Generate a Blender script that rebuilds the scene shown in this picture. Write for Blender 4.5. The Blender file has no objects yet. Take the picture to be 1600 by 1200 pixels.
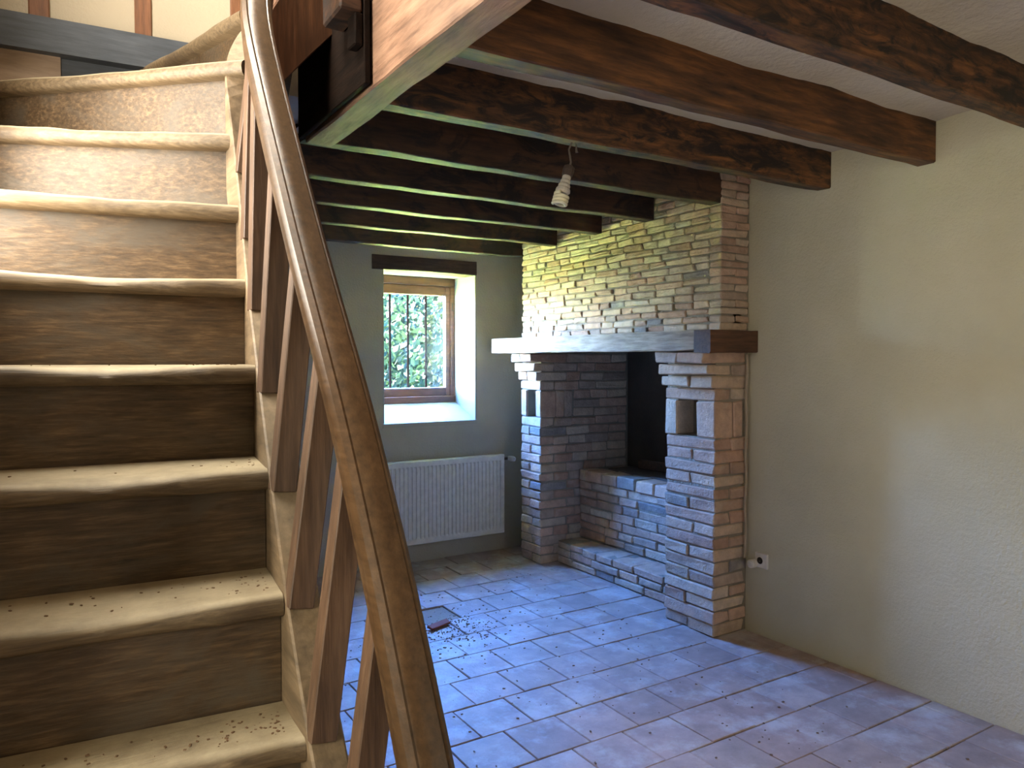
import bpy, math, random
from mathutils import Vector, Matrix, noise

random.seed(7)
scene = bpy.context.scene
C = scene.collection

# ------------------------------------------------------------------ camera
CAM_H = 1.45
F_PX = 1180.0
YAW = math.radians(32.0)
HORIZON = 562.0
cam_d = bpy.data.cameras.new('camera')
cam = bpy.data.objects.new('camera', cam_d)
C.objects.link(cam)
cam.location = (0, 0, CAM_H)
PITCH = math.atan((600 - HORIZON) / F_PX)
cam.rotation_euler = (math.radians(90) - PITCH, 0, -YAW)
cam_d.sensor_width = 36.0
cam_d.lens = 36.0 * F_PX / 1600.0
cam_d.clip_start = 0.02
cam_d.clip_end = 200
scene.camera = cam
SY, CY = math.sin(YAW), math.cos(YAW)


def ray(px, py):
    """direction with unit forward component (level camera approximation with shifted horizon)"""
    l = (px - 800.0) / F_PX
    return (SY + l * CY, CY - l * SY, (HORIZON - py) / F_PX)


def at_z(px, py, z):
    d = ray(px, py)
    t = (z - CAM_H) / d[2]
    return Vector((d[0] * t, d[1] * t, z))


def at_x(px, py, x):
    d = ray(px, py)
    t = x / d[0]
    return Vector((x, d[1] * t, CAM_H + d[2] * t))


def at_y(px, py, y):
    d = ray(px, py)
    t = y / d[1]
    return Vector((d[0] * t, y, CAM_H + d[2] * t))


# ------------------------------------------------------------------ world, sun, daylight
LS = 1.0 / 8.0      # one scale for all the daylight and fill, balanced by the exposure
world = bpy.data.worlds.new('world')
scene.world = world
world.use_nodes = True
wn = world.node_tree
wn.nodes.clear()
wo = wn.nodes.new('ShaderNodeOutputWorld')
wb = wn.nodes.new('ShaderNodeBackground')
ws = wn.nodes.new('ShaderNodeTexSky')
ws.sky_type = 'NISHITA'
ws.sun_disc = False
ws.sun_elevation = math.radians(48)
ws.sun_rotation = math.radians(90)
ws.air_density = 1.0
ws.dust_density = 0.1
ws.ozone_density = 2.0
wb.inputs['Strength'].default_value = 43.0 * LS
wh = wn.nodes.new('ShaderNodeHueSaturation')
wh.inputs['Saturation'].default_value = 1.18
wn.links.new(ws.outputs['Color'], wh.inputs['Color'])
wm = wn.nodes.new('ShaderNodeMix')
wm.data_type = 'RGBA'
wm.blend_type = 'MULTIPLY'
wm.inputs[0].default_value = 1.0
wm.inputs[7].default_value = (0.66, 0.80, 1.22, 1)
wn.links.new(wh.outputs['Color'], wm.inputs[6])
wn.links.new(wm.outputs[2], wb.inputs['Color'])
wn.links.new(wb.outputs['Background'], wo.inputs['Surface'])


def light(name, kind, loc, direction, energy, color, size=None, size_y=None, portal=False):
    d = bpy.data.lights.new(name, kind)
    d.energy = energy * LS
    d.color = color
    if kind == 'AREA':
        d.shape = 'RECTANGLE'
        d.size = size
        d.size_y = size_y
        if portal:
            d.cycles.is_portal = True
    o = bpy.data.objects.new(name, d)
    C.objects.link(o)
    o.location = loc
    o.rotation_euler = Vector(direction).to_track_quat('-Z', 'Y').to_euler()
    return o


sun = light('sun', 'SUN', (0, -3, 9), (-0.80, 0.12, -0.85), 1250.0, (1.0, 0.93, 0.76))
sun.data.angle = math.radians(0.6)
# daylight in the window openings, plus added fill lamps at front and side
light('portal_back', 'AREA', (2.395, 5.42, 1.55), (0, -1, 0), 1.0, (1, 1, 1), 0.72, 1.05, portal=True)
light('daylight_stair_window', 'AREA', (-0.20, 1.95, 2.12), (1, -0.05, -0.1), 22.0, (1.0, 0.95, 0.83), 0.58, 0.76)
light('fill_front', 'AREA', (2.2, -2.12, 1.45), (0, 1, 0.12), 11.0, (1.0, 0.93, 0.74), 1.0, 1.2)  # added fill from behind the camera for joists and side faces
light('fill_side', 'AREA', (-1.43, 0.62, 1.5), (1, 0.1, 0.03), 27.0, (1.0, 0.93, 0.74), 0.9, 1.1)  # added unseen fill for the right wall and the pillar side
light('daylight_upper_window', 'AREA', (-0.30, 1.95, 3.75), (1, 0.0, -0.6), 90.0, (1.0, 0.92, 0.78), 0.8, 0.8)

vs = scene.view_settings
vs.view_transform = 'Standard'
vs.look = 'None'
vs.exposure = 3.7
vs.gamma = 1.0
vs.use_curve_mapping = False

# ------------------------------------------------------------------ materials
MATS = {}


def new_mat(name):
    m = bpy.data.materials.new(name)
    m.use_nodes = True
    n = m.node_tree
    n.nodes.clear()
    out = n.nodes.new('ShaderNodeOutputMaterial')
    b = n.nodes.new('ShaderNodeBsdfPrincipled')
    n.links.new(b.outputs['BSDF'], out.inputs['Surface'])
    MATS[name] = m
    return m, n, b


def N(n, typ, **kw):
    nd = n.nodes.new(typ)
    for k, v in kw.items():
        setattr(nd, k, v)
    return nd


def ramp(n, stops):
    r = n.nodes.new('ShaderNodeValToRGB')
    e = r.color_ramp.elements
    while len(e) > 1:
        e.remove(e[-1])
    e[0].position = stops[0][0]
    e[0].color = (*stops[0][1], 1)
    for p, c in stops[1:]:
        x = e.new(p)
        x.color = (*c, 1)
    return r


def noise_tex(n, vec, scale, detail=4, rough=0.55, dist=0.0):
    t = N(n, 'ShaderNodeTexNoise')
    t.inputs['Scale'].default_value = scale
    t.inputs['Detail'].default_value = detail
    t.inputs['Roughness'].default_value = rough
    t.inputs['Distortion'].default_value = dist
    n.links.new(vec, t.inputs['Vector'])
    return t


def mapped(n, scale):
    tc = N(n, 'ShaderNodeTexCoord')
    mp = N(n, 'ShaderNodeMapping')
    mp.inputs['Scale'].default_value = scale
    n.links.new(tc.outputs['Object'], mp.inputs['Vector'])
    return mp.outputs['Vector']


def mix(n, fac, a, b, mode='MIX'):
    m = N(n, 'ShaderNodeMix', data_type='RGBA', blend_type=mode)
    for s, v in ((m.inputs[0], fac), (m.inputs[6], a), (m.inputs[7], b)):
        if hasattr(v, 'links'):
            n.links.new(v, s)
        elif isinstance(v, (tuple, list)):
            s.default_value = (*v, 1)
        else:
            s.default_value = v
    return m.outputs[2]


def bump(n, b, height, strength, dist=0.01):
    bp = N(n, 'ShaderNodeBump')
    bp.inputs['Strength'].default_value = strength
    bp.inputs['Distance'].default_value = dist
    n.links.new(height, bp.inputs['Height'])
    n.links.new(bp.outputs['Normal'], b.inputs['Normal'])


def wood(name, stops, axis='x', stretch=12.0, scale=5.0, rough=0.6, stain=None, stain_lo=0.5, stain_hi=0.62,
         stain_scale=3.0, dust=None, bump_s=0.25, stain_stretch=2.0):
    m, n, b = new_mat(name)
    sc = {'x': (1, stretch, stretch), 'y': (stretch, 1, stretch), 'z': (stretch, stretch, 1)}[axis]
    v = mapped(n, sc)
    g = noise_tex(n, v, scale, 8, 0.65, 0.15)
    r = ramp(n, stops)
    n.links.new(g.outputs['Fac'], r.inputs['Fac'])
    col = r.outputs['Color']
    v2 = mapped(n, (1, 1, 1))
    big = noise_tex(n, v2, 2.2, 4)
    br = ramp(n, [(0.3, (0.6, 0.6, 0.6)), (0.7, (1.25, 1.2, 1.15))])
    n.links.new(big.outputs['Fac'], br.inputs['Fac'])
    col = mix(n, 1.0, col, br.outputs['Color'], 'MULTIPLY')
    if stain:
        s2 = {'x': (1, stain_stretch, stain_stretch), 'y': (stain_stretch, 1, stain_stretch), 'z': (stain_stretch, stain_stretch, 1)}[axis]
        st = noise_tex(n, mapped(n, s2), stain_scale, 7, 0.68, 0.9)
        sr = ramp(n, [(stain_lo, (0, 0, 0)), (stain_hi, (1, 1, 1))])
        n.links.new(st.outputs['Fac'], sr.inputs['Fac'])
        col = mix(n, sr.outputs['Color'], col, stain)
    if dust:
        geo = N(n, 'ShaderNodeNewGeometry')
        sep = N(n, 'ShaderNodeSeparateXYZ')
        n.links.new(geo.outputs['Normal'], sep.inputs[0])
        dr = ramp(n, [(0.55, (0, 0, 0)), (0.95, (1, 1, 1))])
        n.links.new(sep.outputs['Z'], dr.inputs['Fac'])
        dn = noise_tex(n, v2, 9.0, 6, 0.7)
        dnr = ramp(n, [(0.3, (0.45, 0.45, 0.45)), (0.65, (0.95, 0.95, 0.95))])
        n.links.new(dn.outputs['Fac'], dnr.inputs['Fac'])
        f = mix(n, 1.0, dr.outputs['Color'], dnr.outputs['Color'], 'MULTIPLY')
        col = mix(n, f, col, dust)
    n.links.new(col, b.inputs['Base Color'])
    b.inputs['Roughness'].default_value = rough
    bump(n, b, g.outputs['Fac'], bump_s, 0.006)
    return m


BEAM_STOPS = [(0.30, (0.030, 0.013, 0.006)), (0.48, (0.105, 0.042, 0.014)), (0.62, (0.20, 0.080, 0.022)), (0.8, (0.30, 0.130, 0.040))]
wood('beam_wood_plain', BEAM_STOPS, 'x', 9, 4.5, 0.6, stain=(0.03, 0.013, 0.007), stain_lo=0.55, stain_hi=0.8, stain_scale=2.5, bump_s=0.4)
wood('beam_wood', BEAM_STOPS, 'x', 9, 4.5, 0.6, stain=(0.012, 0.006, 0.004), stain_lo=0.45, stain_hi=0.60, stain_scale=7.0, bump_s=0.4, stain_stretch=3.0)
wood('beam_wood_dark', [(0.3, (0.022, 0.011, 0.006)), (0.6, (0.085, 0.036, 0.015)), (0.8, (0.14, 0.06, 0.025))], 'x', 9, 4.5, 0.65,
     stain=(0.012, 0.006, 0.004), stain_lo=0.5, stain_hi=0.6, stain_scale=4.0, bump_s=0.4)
wood('girder_wood', [(0.3, (0.12, 0.065, 0.04)), (0.5, (0.27, 0.155, 0.10)), (0.75, (0.40, 0.245, 0.16))], 'y', 9, 4, 0.6, bump_s=0.45)
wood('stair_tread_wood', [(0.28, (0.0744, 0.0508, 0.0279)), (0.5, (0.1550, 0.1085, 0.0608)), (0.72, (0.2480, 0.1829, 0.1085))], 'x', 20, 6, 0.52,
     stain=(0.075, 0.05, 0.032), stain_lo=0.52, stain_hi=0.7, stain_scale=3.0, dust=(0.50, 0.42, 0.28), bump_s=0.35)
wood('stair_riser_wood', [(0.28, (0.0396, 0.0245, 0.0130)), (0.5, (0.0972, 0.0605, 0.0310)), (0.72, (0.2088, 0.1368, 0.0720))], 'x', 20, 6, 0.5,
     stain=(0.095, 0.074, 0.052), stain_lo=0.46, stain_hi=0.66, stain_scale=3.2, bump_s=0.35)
wood('string_wood', [(0.3, (0.12, 0.085, 0.05)), (0.55, (0.24, 0.17, 0.10)), (0.75, (0.34, 0.25, 0.155))], 'y', 9, 5, 0.6,
     dust=(0.36, 0.29, 0.19), bump_s=0.3)
wood('string_wood_brown', [(0.3, (0.06, 0.026, 0.013)), (0.55, (0.14, 0.06, 0.027)), (0.75, (0.21, 0.095, 0.045))], 'z', 9, 5, 0.5, bump_s=0.2)
wood('baluster_wood', [(0.3, (0.0720, 0.0396, 0.0230)), (0.55, (0.1440, 0.0828, 0.0490)), (0.78, (0.2232, 0.1368, 0.0828))], 'z', 14, 6, 0.55, bump_s=0.3)
wood('handrail_wood', [(0.3, (0.0468, 0.0245, 0.0108)), (0.55, (0.0900, 0.0490, 0.0223)), (0.78, (0.1368, 0.0778, 0.0374))], 'y', 14, 5, 0.36,
     bump_s=0.15)
wood('mantel_wood', [(0.3, (0.22, 0.165, 0.115)), (0.5, (0.44, 0.35, 0.26)), (0.7, (0.60, 0.50, 0.39))], 'y', 12, 6, 0.75, bump_s=0.6)
wood('mantel_side_wood', [(0.3, (0.055, 0.024, 0.012)), (0.55, (0.12, 0.052, 0.024)), (0.75, (0.18, 0.085, 0.04))], 'x', 9, 6, 0.6, bump_s=0.4)
wood('shade_black_wood', [(0.3, (0.006, 0.004, 0.003)), (0.6, (0.016, 0.009, 0.006)), (0.8, (0.026, 0.014, 0.009))], 'y', 9, 6, 0.8, bump_s=0.4)  # near-black: the shade of the stair-head recess is put into the colour
MATS['shade_black_wood'].node_tree.nodes['Principled BSDF'].inputs['Specular IOR Level'].default_value = 0.08
wood('lintel_wood', [(0.3, (0.035, 0.02, 0.012)), (0.6, (0.085, 0.048, 0.03)), (0.8, (0.13, 0.08, 0.05))], 'x', 9, 6, 0.75, bump_s=0.6)
wood('window_wood', [(0.3, (0.10, 0.038, 0.02)), (0.6, (0.17, 0.066, 0.035)), (0.8, (0.22, 0.09, 0.05))], 'x', 7, 6, 0.5, bump_s=0.1)
wood('stud_wood', [(0.3, (0.09, 0.038, 0.017)), (0.6, (0.19, 0.08, 0.035)), (0.8, (0.27, 0.12, 0.055))], 'z', 10, 6, 0.6, bump_s=0.3)
wood('blue_dark_wood', [(0.3, (0.035, 0.042, 0.055)), (0.6, (0.065, 0.078, 0.10)), (0.8, (0.10, 0.115, 0.14))], 'x', 10, 6, 0.5,
     dust=(0.22, 0.19, 0.16), bump_s=0.2)
wood('pale_board_wood', [(0.3, (0.24, 0.17, 0.12)), (0.6, (0.36, 0.27, 0.20)), (0.8, (0.44, 0.34, 0.26))], 'x', 6, 7, 0.7, bump_s=0.4)
wood('firewood', [(0.3, (0.12, 0.06, 0.025)), (0.6, (0.30, 0.15, 0.055)), (0.8, (0.42, 0.23, 0.09))], 'z', 8, 8, 0.8, bump_s=0.5)
wood('bark', [(0.3, (0.10, 0.08, 0.06)), (0.6, (0.24, 0.20, 0.16)), (0.8, (0.36, 0.31, 0.26))], 'z', 4, 5, 0.9, bump_s=0.8)


def plaster(name, base, dark, spots=0.0, bs=0.35, fine=70.0):
    m, n, b = new_mat(name)
    v = mapped(n, (1, 1, 1))
    a = noise_tex(n, v, 1.3, 5, 0.6)
    r = ramp(n, [(0.32, dark), (0.66, base)])
    n.links.new(a.outputs['Fac'], r.inputs['Fac'])
    col = r.outputs['Color']
    f = noise_tex(n, v, fine, 3, 0.6)
    if spots:
        s = noise_tex(n, v, 16, 5, 0.75)
        sr = ramp(n, [(0.66, (0, 0, 0)), (0.76, (spots, spots, spots))])
        n.links.new(s.outputs['Fac'], sr.inputs['Fac'])
        col = mix(n, sr.outputs['Color'], col, tuple(c * 0.55 for c in dark))
    n.links.new(col, b.inputs['Base Color'])
    b.inputs['Roughness'].default_value = 0.92
    mid = noise_tex(n, v, 9, 4, 0.6)
    add = N(n, 'ShaderNodeMath', operation='ADD')
    n.links.new(f.outputs['Fac'], add.inputs[0])
    n.links.new(mid.outputs['Fac'], add.inputs[1])
    bump(n, b, add.outputs[0], bs, 0.012)
    return m


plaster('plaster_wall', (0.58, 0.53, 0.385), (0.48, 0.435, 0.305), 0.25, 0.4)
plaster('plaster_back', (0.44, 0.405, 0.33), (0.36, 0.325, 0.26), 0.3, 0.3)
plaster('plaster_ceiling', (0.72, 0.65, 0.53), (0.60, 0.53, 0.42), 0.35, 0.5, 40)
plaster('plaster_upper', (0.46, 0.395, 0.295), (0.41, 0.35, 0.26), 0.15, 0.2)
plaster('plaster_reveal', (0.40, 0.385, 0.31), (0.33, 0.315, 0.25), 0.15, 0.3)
plaster('mortar', (0.31, 0.26, 0.20), (0.19, 0.16, 0.12), 0.4, 0.8, 60)
plaster('soot', (0.10, 0.075, 0.055), (0.035, 0.027, 0.02), 0.3, 0.5)
plaster('grout', (0.30, 0.225, 0.17), (0.19, 0.14, 0.10), 0.3, 0.5)
plaster('earth', (0.30, 0.25, 0.16), (0.20, 0.17, 0.10), 0.3, 0.5)


def tinted(name, rough, patch, patch_lo, patch_hi, bs, scale=14, speck=None):
    m, n, b = new_mat(name)
    at = N(n, 'ShaderNodeAttribute', attribute_name='tint')
    v = mapped(n, (1, 1, 1))
    a = noise_tex(n, v, scale, 6, 0.65)
    vr = ramp(n, [(0.3, (0.72, 0.72, 0.72)), (0.7, (1.15, 1.13, 1.1))])
    n.links.new(a.outputs['Fac'], vr.inputs['Fac'])
    col = mix(n, 1.0, at.outputs['Color'], vr.outputs['Color'], 'MULTIPLY')
    p = noise_tex(n, v, scale * 0.42, 6, 0.7)
    pr = ramp(n, [(patch_lo, (0, 0, 0)), (patch_hi, (0.75, 0.75, 0.75))])
    n.links.new(p.outputs['Fac'], pr.inputs['Fac'])
    col = mix(n, pr.outputs['Color'], col, patch)
    if speck:
        s = noise_tex(n, v, 55, 4, 0.7)
        sr = ramp(n, [(0.68, (0, 0, 0)), (0.74, (0.7, 0.7, 0.7))])
        n.links.new(s.outputs['Fac'], sr.inputs['Fac'])
        col = mix(n, sr.outputs['Color'], col, speck)
    n.links.new(col, b.inputs['Base Color'])
    b.inputs['Roughness'].default_value = rough
    f = noise_tex(n, v, 60, 4, 0.7)
    bump(n, b, f.outputs['Fac'], bs, 0.008)
    return m


tinted('brick', 0.9, (0.54, 0.45, 0.35), 0.55, 0.72, 1.0, 14)
tinted('tile', 0.62, (0.52, 0.48, 0.46), 0.50, 0.66, 0.35, 9, speck=(0.16, 0.12, 0.10))


def plain(name, col, rough=0.5, metal=0.0):
    m, n, b = new_mat(name)
    v = mapped(n, (1, 1, 1))
    a = noise_tex(n, v, 20, 5, 0.6)
    r = ramp(n, [(0.3, tuple(c * 0.85 for c in col)), (0.7, tuple(min(1, c * 1.08) for c in col))])
    n.links.new(a.outputs['Fac'], r.inputs['Fac'])
    n.links.new(r.outputs['Color'], b.inputs['Base Color'])
    b.inputs['Roughness'].default_value = rough
    b.inputs['Metallic'].default_value = metal
    return m


plain('white_enamel', (0.70, 0.67, 0.62), 0.42)
plain('white_plastic', (0.68, 0.62, 0.54), 0.45)
plain('dark_hole', (0.012, 0.009, 0.007), 0.9)
plain('iron', (0.10, 0.07, 0.055), 0.65, 0.5)
plain('rust_iron', (0.010, 0.005, 0.004), 1.0, 0.0)
MATS['rust_iron'].node_tree.nodes['Principled BSDF'].inputs['Specular IOR Level'].default_value = 0.0
plain('wire', (0.13, 0.10, 0.08), 0.7)
plain('bulb_base', (0.55, 0.50, 0.42), 0.5)
plain('bulb_tube', (0.80, 0.74, 0.52), 0.35)
plain('cable', (0.42, 0.33, 0.24), 0.6)
plain('dead_leaf', (0.17, 0.10, 0.055), 0.9)
plain('shard', (0.26, 0.07, 0.04), 0.85)
plain('roof_slab', (0.35, 0.3, 0.24), 0.9)
plain('opaque_pane', (0.75, 0.76, 0.74), 0.3)  # opaque white, added to keep the sky out of unseen openings
plain('cobweb', (0.62, 0.56, 0.47), 0.9)


def leaf_mat(name, col):
    m, n, b = new_mat(name)
    v = mapped(n, (1, 1, 1))
    a = noise_tex(n, v, 2.5, 4)
    r = ramp(n, [(0.3, tuple(c * 0.6 for c in col)), (0.7, tuple(min(1, c * 1.5) for c in col))])
    n.links.new(a.outputs['Fac'], r.inputs['Fac'])
    n.links.new(r.outputs['Color'], b.inputs['Base Color'])
    b.inputs['Roughness'].default_value = 0.8
    b.inputs['Specular IOR Level'].default_value = 0.05
    tr = N(n, 'ShaderNodeBsdfTranslucent')
    n.links.new(r.outputs['Color'], tr.inputs['Color'])
    ms = N(n, 'ShaderNodeMixShader')
    ms.inputs[0].default_value = 0.35
    out = [x for x in n.nodes if x.type == 'OUTPUT_MATERIAL'][0]
    n.links.new(b.outputs['BSDF'], ms.inputs[1])
    n.links.new(tr.outputs['BSDF'], ms.inputs[2])
    n.links.new(ms.outputs[0], out.inputs['Surface'])
    return m


leaf_mat('leaf_green', (0.0028, 0.0062, 0.0030))
leaf_mat('leaf_yellow', (0.0055, 0.0078, 0.0026))
leaf_mat('grass', (0.24, 0.30, 0.07))

mg, ng, bg = new_mat('glass')
ng.nodes.clear()
_o = ng.nodes.new('ShaderNodeOutputMaterial')
_t = ng.nodes.new('ShaderNodeBsdfTransparent')
_t.inputs['Color'].default_value = (0.95, 0.97, 0.96, 1)
_g = ng.nodes.new('ShaderNodeBsdfGlossy')
_g.inputs['Roughness'].default_value = 0.03
_m = ng.nodes.new('ShaderNodeMixShader')
_m.inputs[0].default_value = 0.05
ng.links.new(_t.outputs[0], _m.inputs[1])
ng.links.new(_g.outputs[0], _m.inputs[2])
ng.links.new(_m.outputs[0], _o.inputs['Surface'])


# ------------------------------------------------------------------ mesh helpers
class MB:
    def __init__(self):
        self.v, self.f, self.c = [], [], []
        self.tint = None

    def add(self, verts, faces, tint=None):
        o = len(self.v)
        self.v += [tuple(p) for p in verts]
        self.f += [tuple(i + o for i in f) for f in faces]
        if tint is not None:
            self.c += [tint] * len(verts)

    def box(self, x0, x1, y0, y1, z0, z1, bevel=0.0, jit=0.0, tint=None, M=None):
        c = Vector(((x0 + x1) / 2, (y0 + y1) / 2, (z0 + z1) / 2))
        h = ((x1 - x0) / 2, (y1 - y0) / 2, (z1 - z0) / 2)
        if bevel <= 0:
            vs_ = [Vector((sx * h[0], sy * h[1], sz * h[2])) for sx in (-1, 1) for sy in (-1, 1) for sz in (-1, 1)]
            fs = [(0, 1, 3, 2), (4, 6, 7, 5), (0, 4, 5, 1), (2, 3, 7, 6), (0, 2, 6, 4), (1, 5, 7, 3)]
        else:
            b = min(bevel, 0.45 * min(h))
            idx, vs_ = {}, []
            for sx in (-1, 1):
                for sy in (-1, 1):
                    for sz in (-1, 1):
                        j = Vector((random.uniform(-jit, jit), random.uniform(-jit, jit), random.uniform(-jit, jit)))
                        s = (sx, sy, sz)
                        for a in range(3):
                            p = Vector([s[k] * (h[k] - (0 if k == a else b)) for k in range(3)])
                            idx[(s, a)] = len(vs_)
                            vs_.append(p + j)
            fs = []
            for a in range(3):
                u, w = (a + 1) % 3, (a + 2) % 3
                for sa in (-1, 1):
                    q = []
                    for su, sw in ((-1, -1), (1, -1), (1, 1), (-1, 1)):
                        s = [0, 0, 0]
                        s[a], s[u], s[w] = sa, su, sw
                        q.append(idx[(tuple(s), a)])
                    fs.append(tuple(q) if sa > 0 else tuple(reversed(q)))
                for su in (-1, 1):
                    for sw in (-1, 1):
                        s0, s1 = [0, 0, 0], [0, 0, 0]
                        s0[a], s1[a] = -1, 1
                        s0[u] = s1[u] = su
                        s0[w] = s1[w] = sw
                        s0, s1 = tuple(s0), tuple(s1)
                        q = [idx[(s0, u)], idx[(s1, u)], idx[(s1, w)], idx[(s0, w)]]
                        fs.append(tuple(q) if su * sw > 0 else tuple(reversed(q)))
            for sx in (-1, 1):
                for sy in (-1, 1):
                    for sz in (-1, 1):
                        s = (sx, sy, sz)
                        q = [idx[(s, 0)], idx[(s, 1)], idx[(s, 2)]]
                        fs.append(tuple(q) if sx * sy * sz > 0 else tuple(reversed(q)))
        if M is not None:
            vs_ = [M @ p for p in vs_]
        self.add([c + p for p in vs_], fs, tint)
        return self

    def tube(self, pts, r, seg=8, cap=True):
        pts = [Vector(p) for p in pts]
        o = len(self.v)
        n = len(pts)
        up = None
        for i, p in enumerate(pts):
            t = (pts[min(i + 1, n - 1)] - pts[max(i - 1, 0)]).normalized()
            if up is None:
                up = t.orthogonal().normalized()
            up = (up - t * up.dot(t)).normalized()
            s = t.cross(up)
            rr = r[i] if isinstance(r, (list, tuple)) else r
            for k in range(seg):
                a = 2 * math.pi * k / seg
                self.v.append(tuple(p + up * (rr * math.cos(a)) + s * (rr * math.sin(a))))
        for i in range(n - 1):
            for k in range(seg):
                k2 = (k + 1) % seg
                self.f.append((o + i * seg + k, o + i * seg + k2, o + (i + 1) * seg + k2, o + (i + 1) * seg + k))
        if cap:
            self.f.append(tuple(o + k for k in reversed(range(seg))))
            self.f.append(tuple(o + (n - 1) * seg + k for k in range(seg)))
        return self

    def sweep(self, pts, profile, ups=None):
        """profile: list of (side, up); pts: 3D path; frames keep 'side' horizontal"""
        pts = [Vector(p) for p in pts]
        o = len(self.v)
        n, m = len(pts), len(profile)
        for i, p in enumerate(pts):
            t = (pts[min(i + 1, n - 1)] - pts[max(i - 1, 0)]).normalized()
            s = t.cross(Vector((0, 0, 1)))
            s.normalize()
            u = s.cross(t)
            for a, b in profile:
                self.v.append(tuple(p + s * a + u * b))
        for i in range(n - 1):
            for k in range(m):
                k2 = (k + 1) % m
                self.f.append((o + i * m + k, o + i * m + k2, o + (i + 1) * m + k2, o + (i + 1) * m + k))
        self.f.append(tuple(o + k for k in reversed(range(m))))
        self.f.append(tuple(o + (n - 1) * m + k for k in range(m)))
        return self

    def prism(self, poly, z0, z1):
        n = len(poly)
        vs_ = [(x, y, z0) for x, y in poly] + [(x, y, z1) for x, y in poly]
        fs = [tuple(reversed(range(n))), tuple(range(n, 2 * n))]
        fs += [(i, (i + 1) % n, n + (i + 1) % n, n + i) for i in range(n)]
        self.add(vs_, fs)
        return self

    def build(self, name, mat, parent=None, smooth=False):
        me = bpy.data.meshes.new(name)
        me.from_pydata(self.v, [], self.f)
        me.validate()
        me.update()
        if self.c and len(self.c) == len(me.vertices):
            a = me.color_attributes.new('tint', 'FLOAT_COLOR', 'POINT')
            for i, c in enumerate(self.c):
                a.data[i].color = (*c, 1)
        me.materials.append(MATS[mat])
        if smooth:
            for p in me.polygons:
                p.use_smooth = True
        o = bpy.data.objects.new(name, me)
        C.objects.link(o)
        if parent is not None:
            o.parent = parent
        return o


def recalc(o):
    import bmesh
    bm = bmesh.new()
    bm.from_mesh(o.data)
    bmesh.ops.recalc_face_normals(bm, faces=bm.faces)
    bm.to_mesh(o.data)
    bm.free()
    return o


def bevel_mod(o, w=0.004, seg=2):
    m = o.modifiers.new('bevel', 'BEVEL')
    m.width = w
    m.segments = seg
    m.limit_method = 'ANGLE'
    return o


def tag(o, label, cat, group=None):
    o['label'] = label
    o['category'] = cat
    if group:
        o['group'] = group
    return o


def struct(o):
    o['kind'] = 'structure'
    return o


def empty(name, loc=(0, 0, 0)):
    o = bpy.data.objects.new(name, None)
    o.empty_display_size = 0.1
    C.objects.link(o)
    o.location = (0, 0, 0)
    return o


# ------------------------------------------------------------------ dimensions of the room
XW = 3.20          # right wall
YB = 4.93          # back wall
FP_Y0, FP_Y1 = 2.74, 4.64   # fireplace extent along the right wall
XG0, XG1 = 0.83, 0.93       # girder
ST_XL = -0.14      # stair side wall
ST_YB = 2.97       # stair end wall
UP_Z = 2.68        # upper floor level

# ------------------------------------------------------------------ floor
floor = struct(MB().box(-1.6, 4.2, -2.3, 5.4, -0.25, -0.012).build('floor', 'grout'))
TP, RP = 0.243, 0.2475
missing = (1.80, 3.74)
row0 = 2.482
tiling = MB()
n_tiles = 0
for r in range(-19, 10):
    y0 = row0 + r * RP
    if y0 > YB or y0 < -2.1:
        continue
    ph = 0.19 if r % 2 == 0 else 0.06
    ph += random.uniform(-0.012, 0.012)
    y1 = min(y0 + RP, YB)
    k = -7
    while True:
        x0 = ph + k * TP
        x1 = min(x0 + TP, XW)
        k += 1
        if x0 > XW - 0.02:
            break
        if x1 < -1.3:
            continue
        cx, cy = (x0 + x1) / 2, (y0 + y1) / 2
        if x1 < 0.40 and 0.75 < cy:      # under the stairs: bare screed
            continue
        if x1 > 3.15 and cy > FP_Y0 - 0.1 and x0 > 3.14:
            continue
        if abs(cx - missing[0]) < 0.13 and abs(cy - missing[1]) < 0.125:
            continue
        g = random.uniform(0.0012, 0.0032)
        if x1 - x0 < 0.03 or y1 - y0 < 0.03:
            continue
        t = random.random()
        base = Vector((0.385, 0.265, 0.22)).lerp(Vector((0.42, 0.33, 0.29)), t) * random.uniform(0.86, 1.06)
        dz = random.uniform(-0.0015, 0.0015)
        mb = MB().box(x0 + g, x1 - g, y0 + g, y1 - g, -0.02, dz, 0.003, 0.0012, tuple(base))
        if cy > 0.6 and x0 > 0.3:
            mb.build('tile', 'tile', floor)
            n_tiles += 1
        else:
            o_ = len(tiling.v)
            tiling.v += mb.v
            tiling.f += [tuple(a + o_ for a in f) for f in mb.f]
            tiling.c += mb.c
tiling.build('tiling', 'tile', floor)['kind'] = 'stuff'
print('TILES', n_tiles)

# ------------------------------------------------------------------ walls
# back wall with the window opening
WX0, WX1, WZ0, WZ1 = 2.02, 2.77, 1.0, 2.08
bw = MB()
bw.box(0.60, WX0, YB, 5.45, -0.25, 5.0)
bw.box(WX1, 4.2, YB, 5.45, -0.25, 5.0)
bw.box(WX0, WX1, YB, 5.45, -0.25, WZ0)
bw.box(WX0, WX1, YB, 5.45, WZ1, 5.0)
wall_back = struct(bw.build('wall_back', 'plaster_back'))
# plastered reveals of the window
rv = MB()
rv.box(WX1 - 0.012, WX1, YB + 0.004, 5.26, WZ0, WZ1)
rv.box(WX0, WX0 + 0.012, YB + 0.004, 5.26, WZ0, WZ1)
rv.build('reveal', 'plaster_reveal', wall_back)
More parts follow.
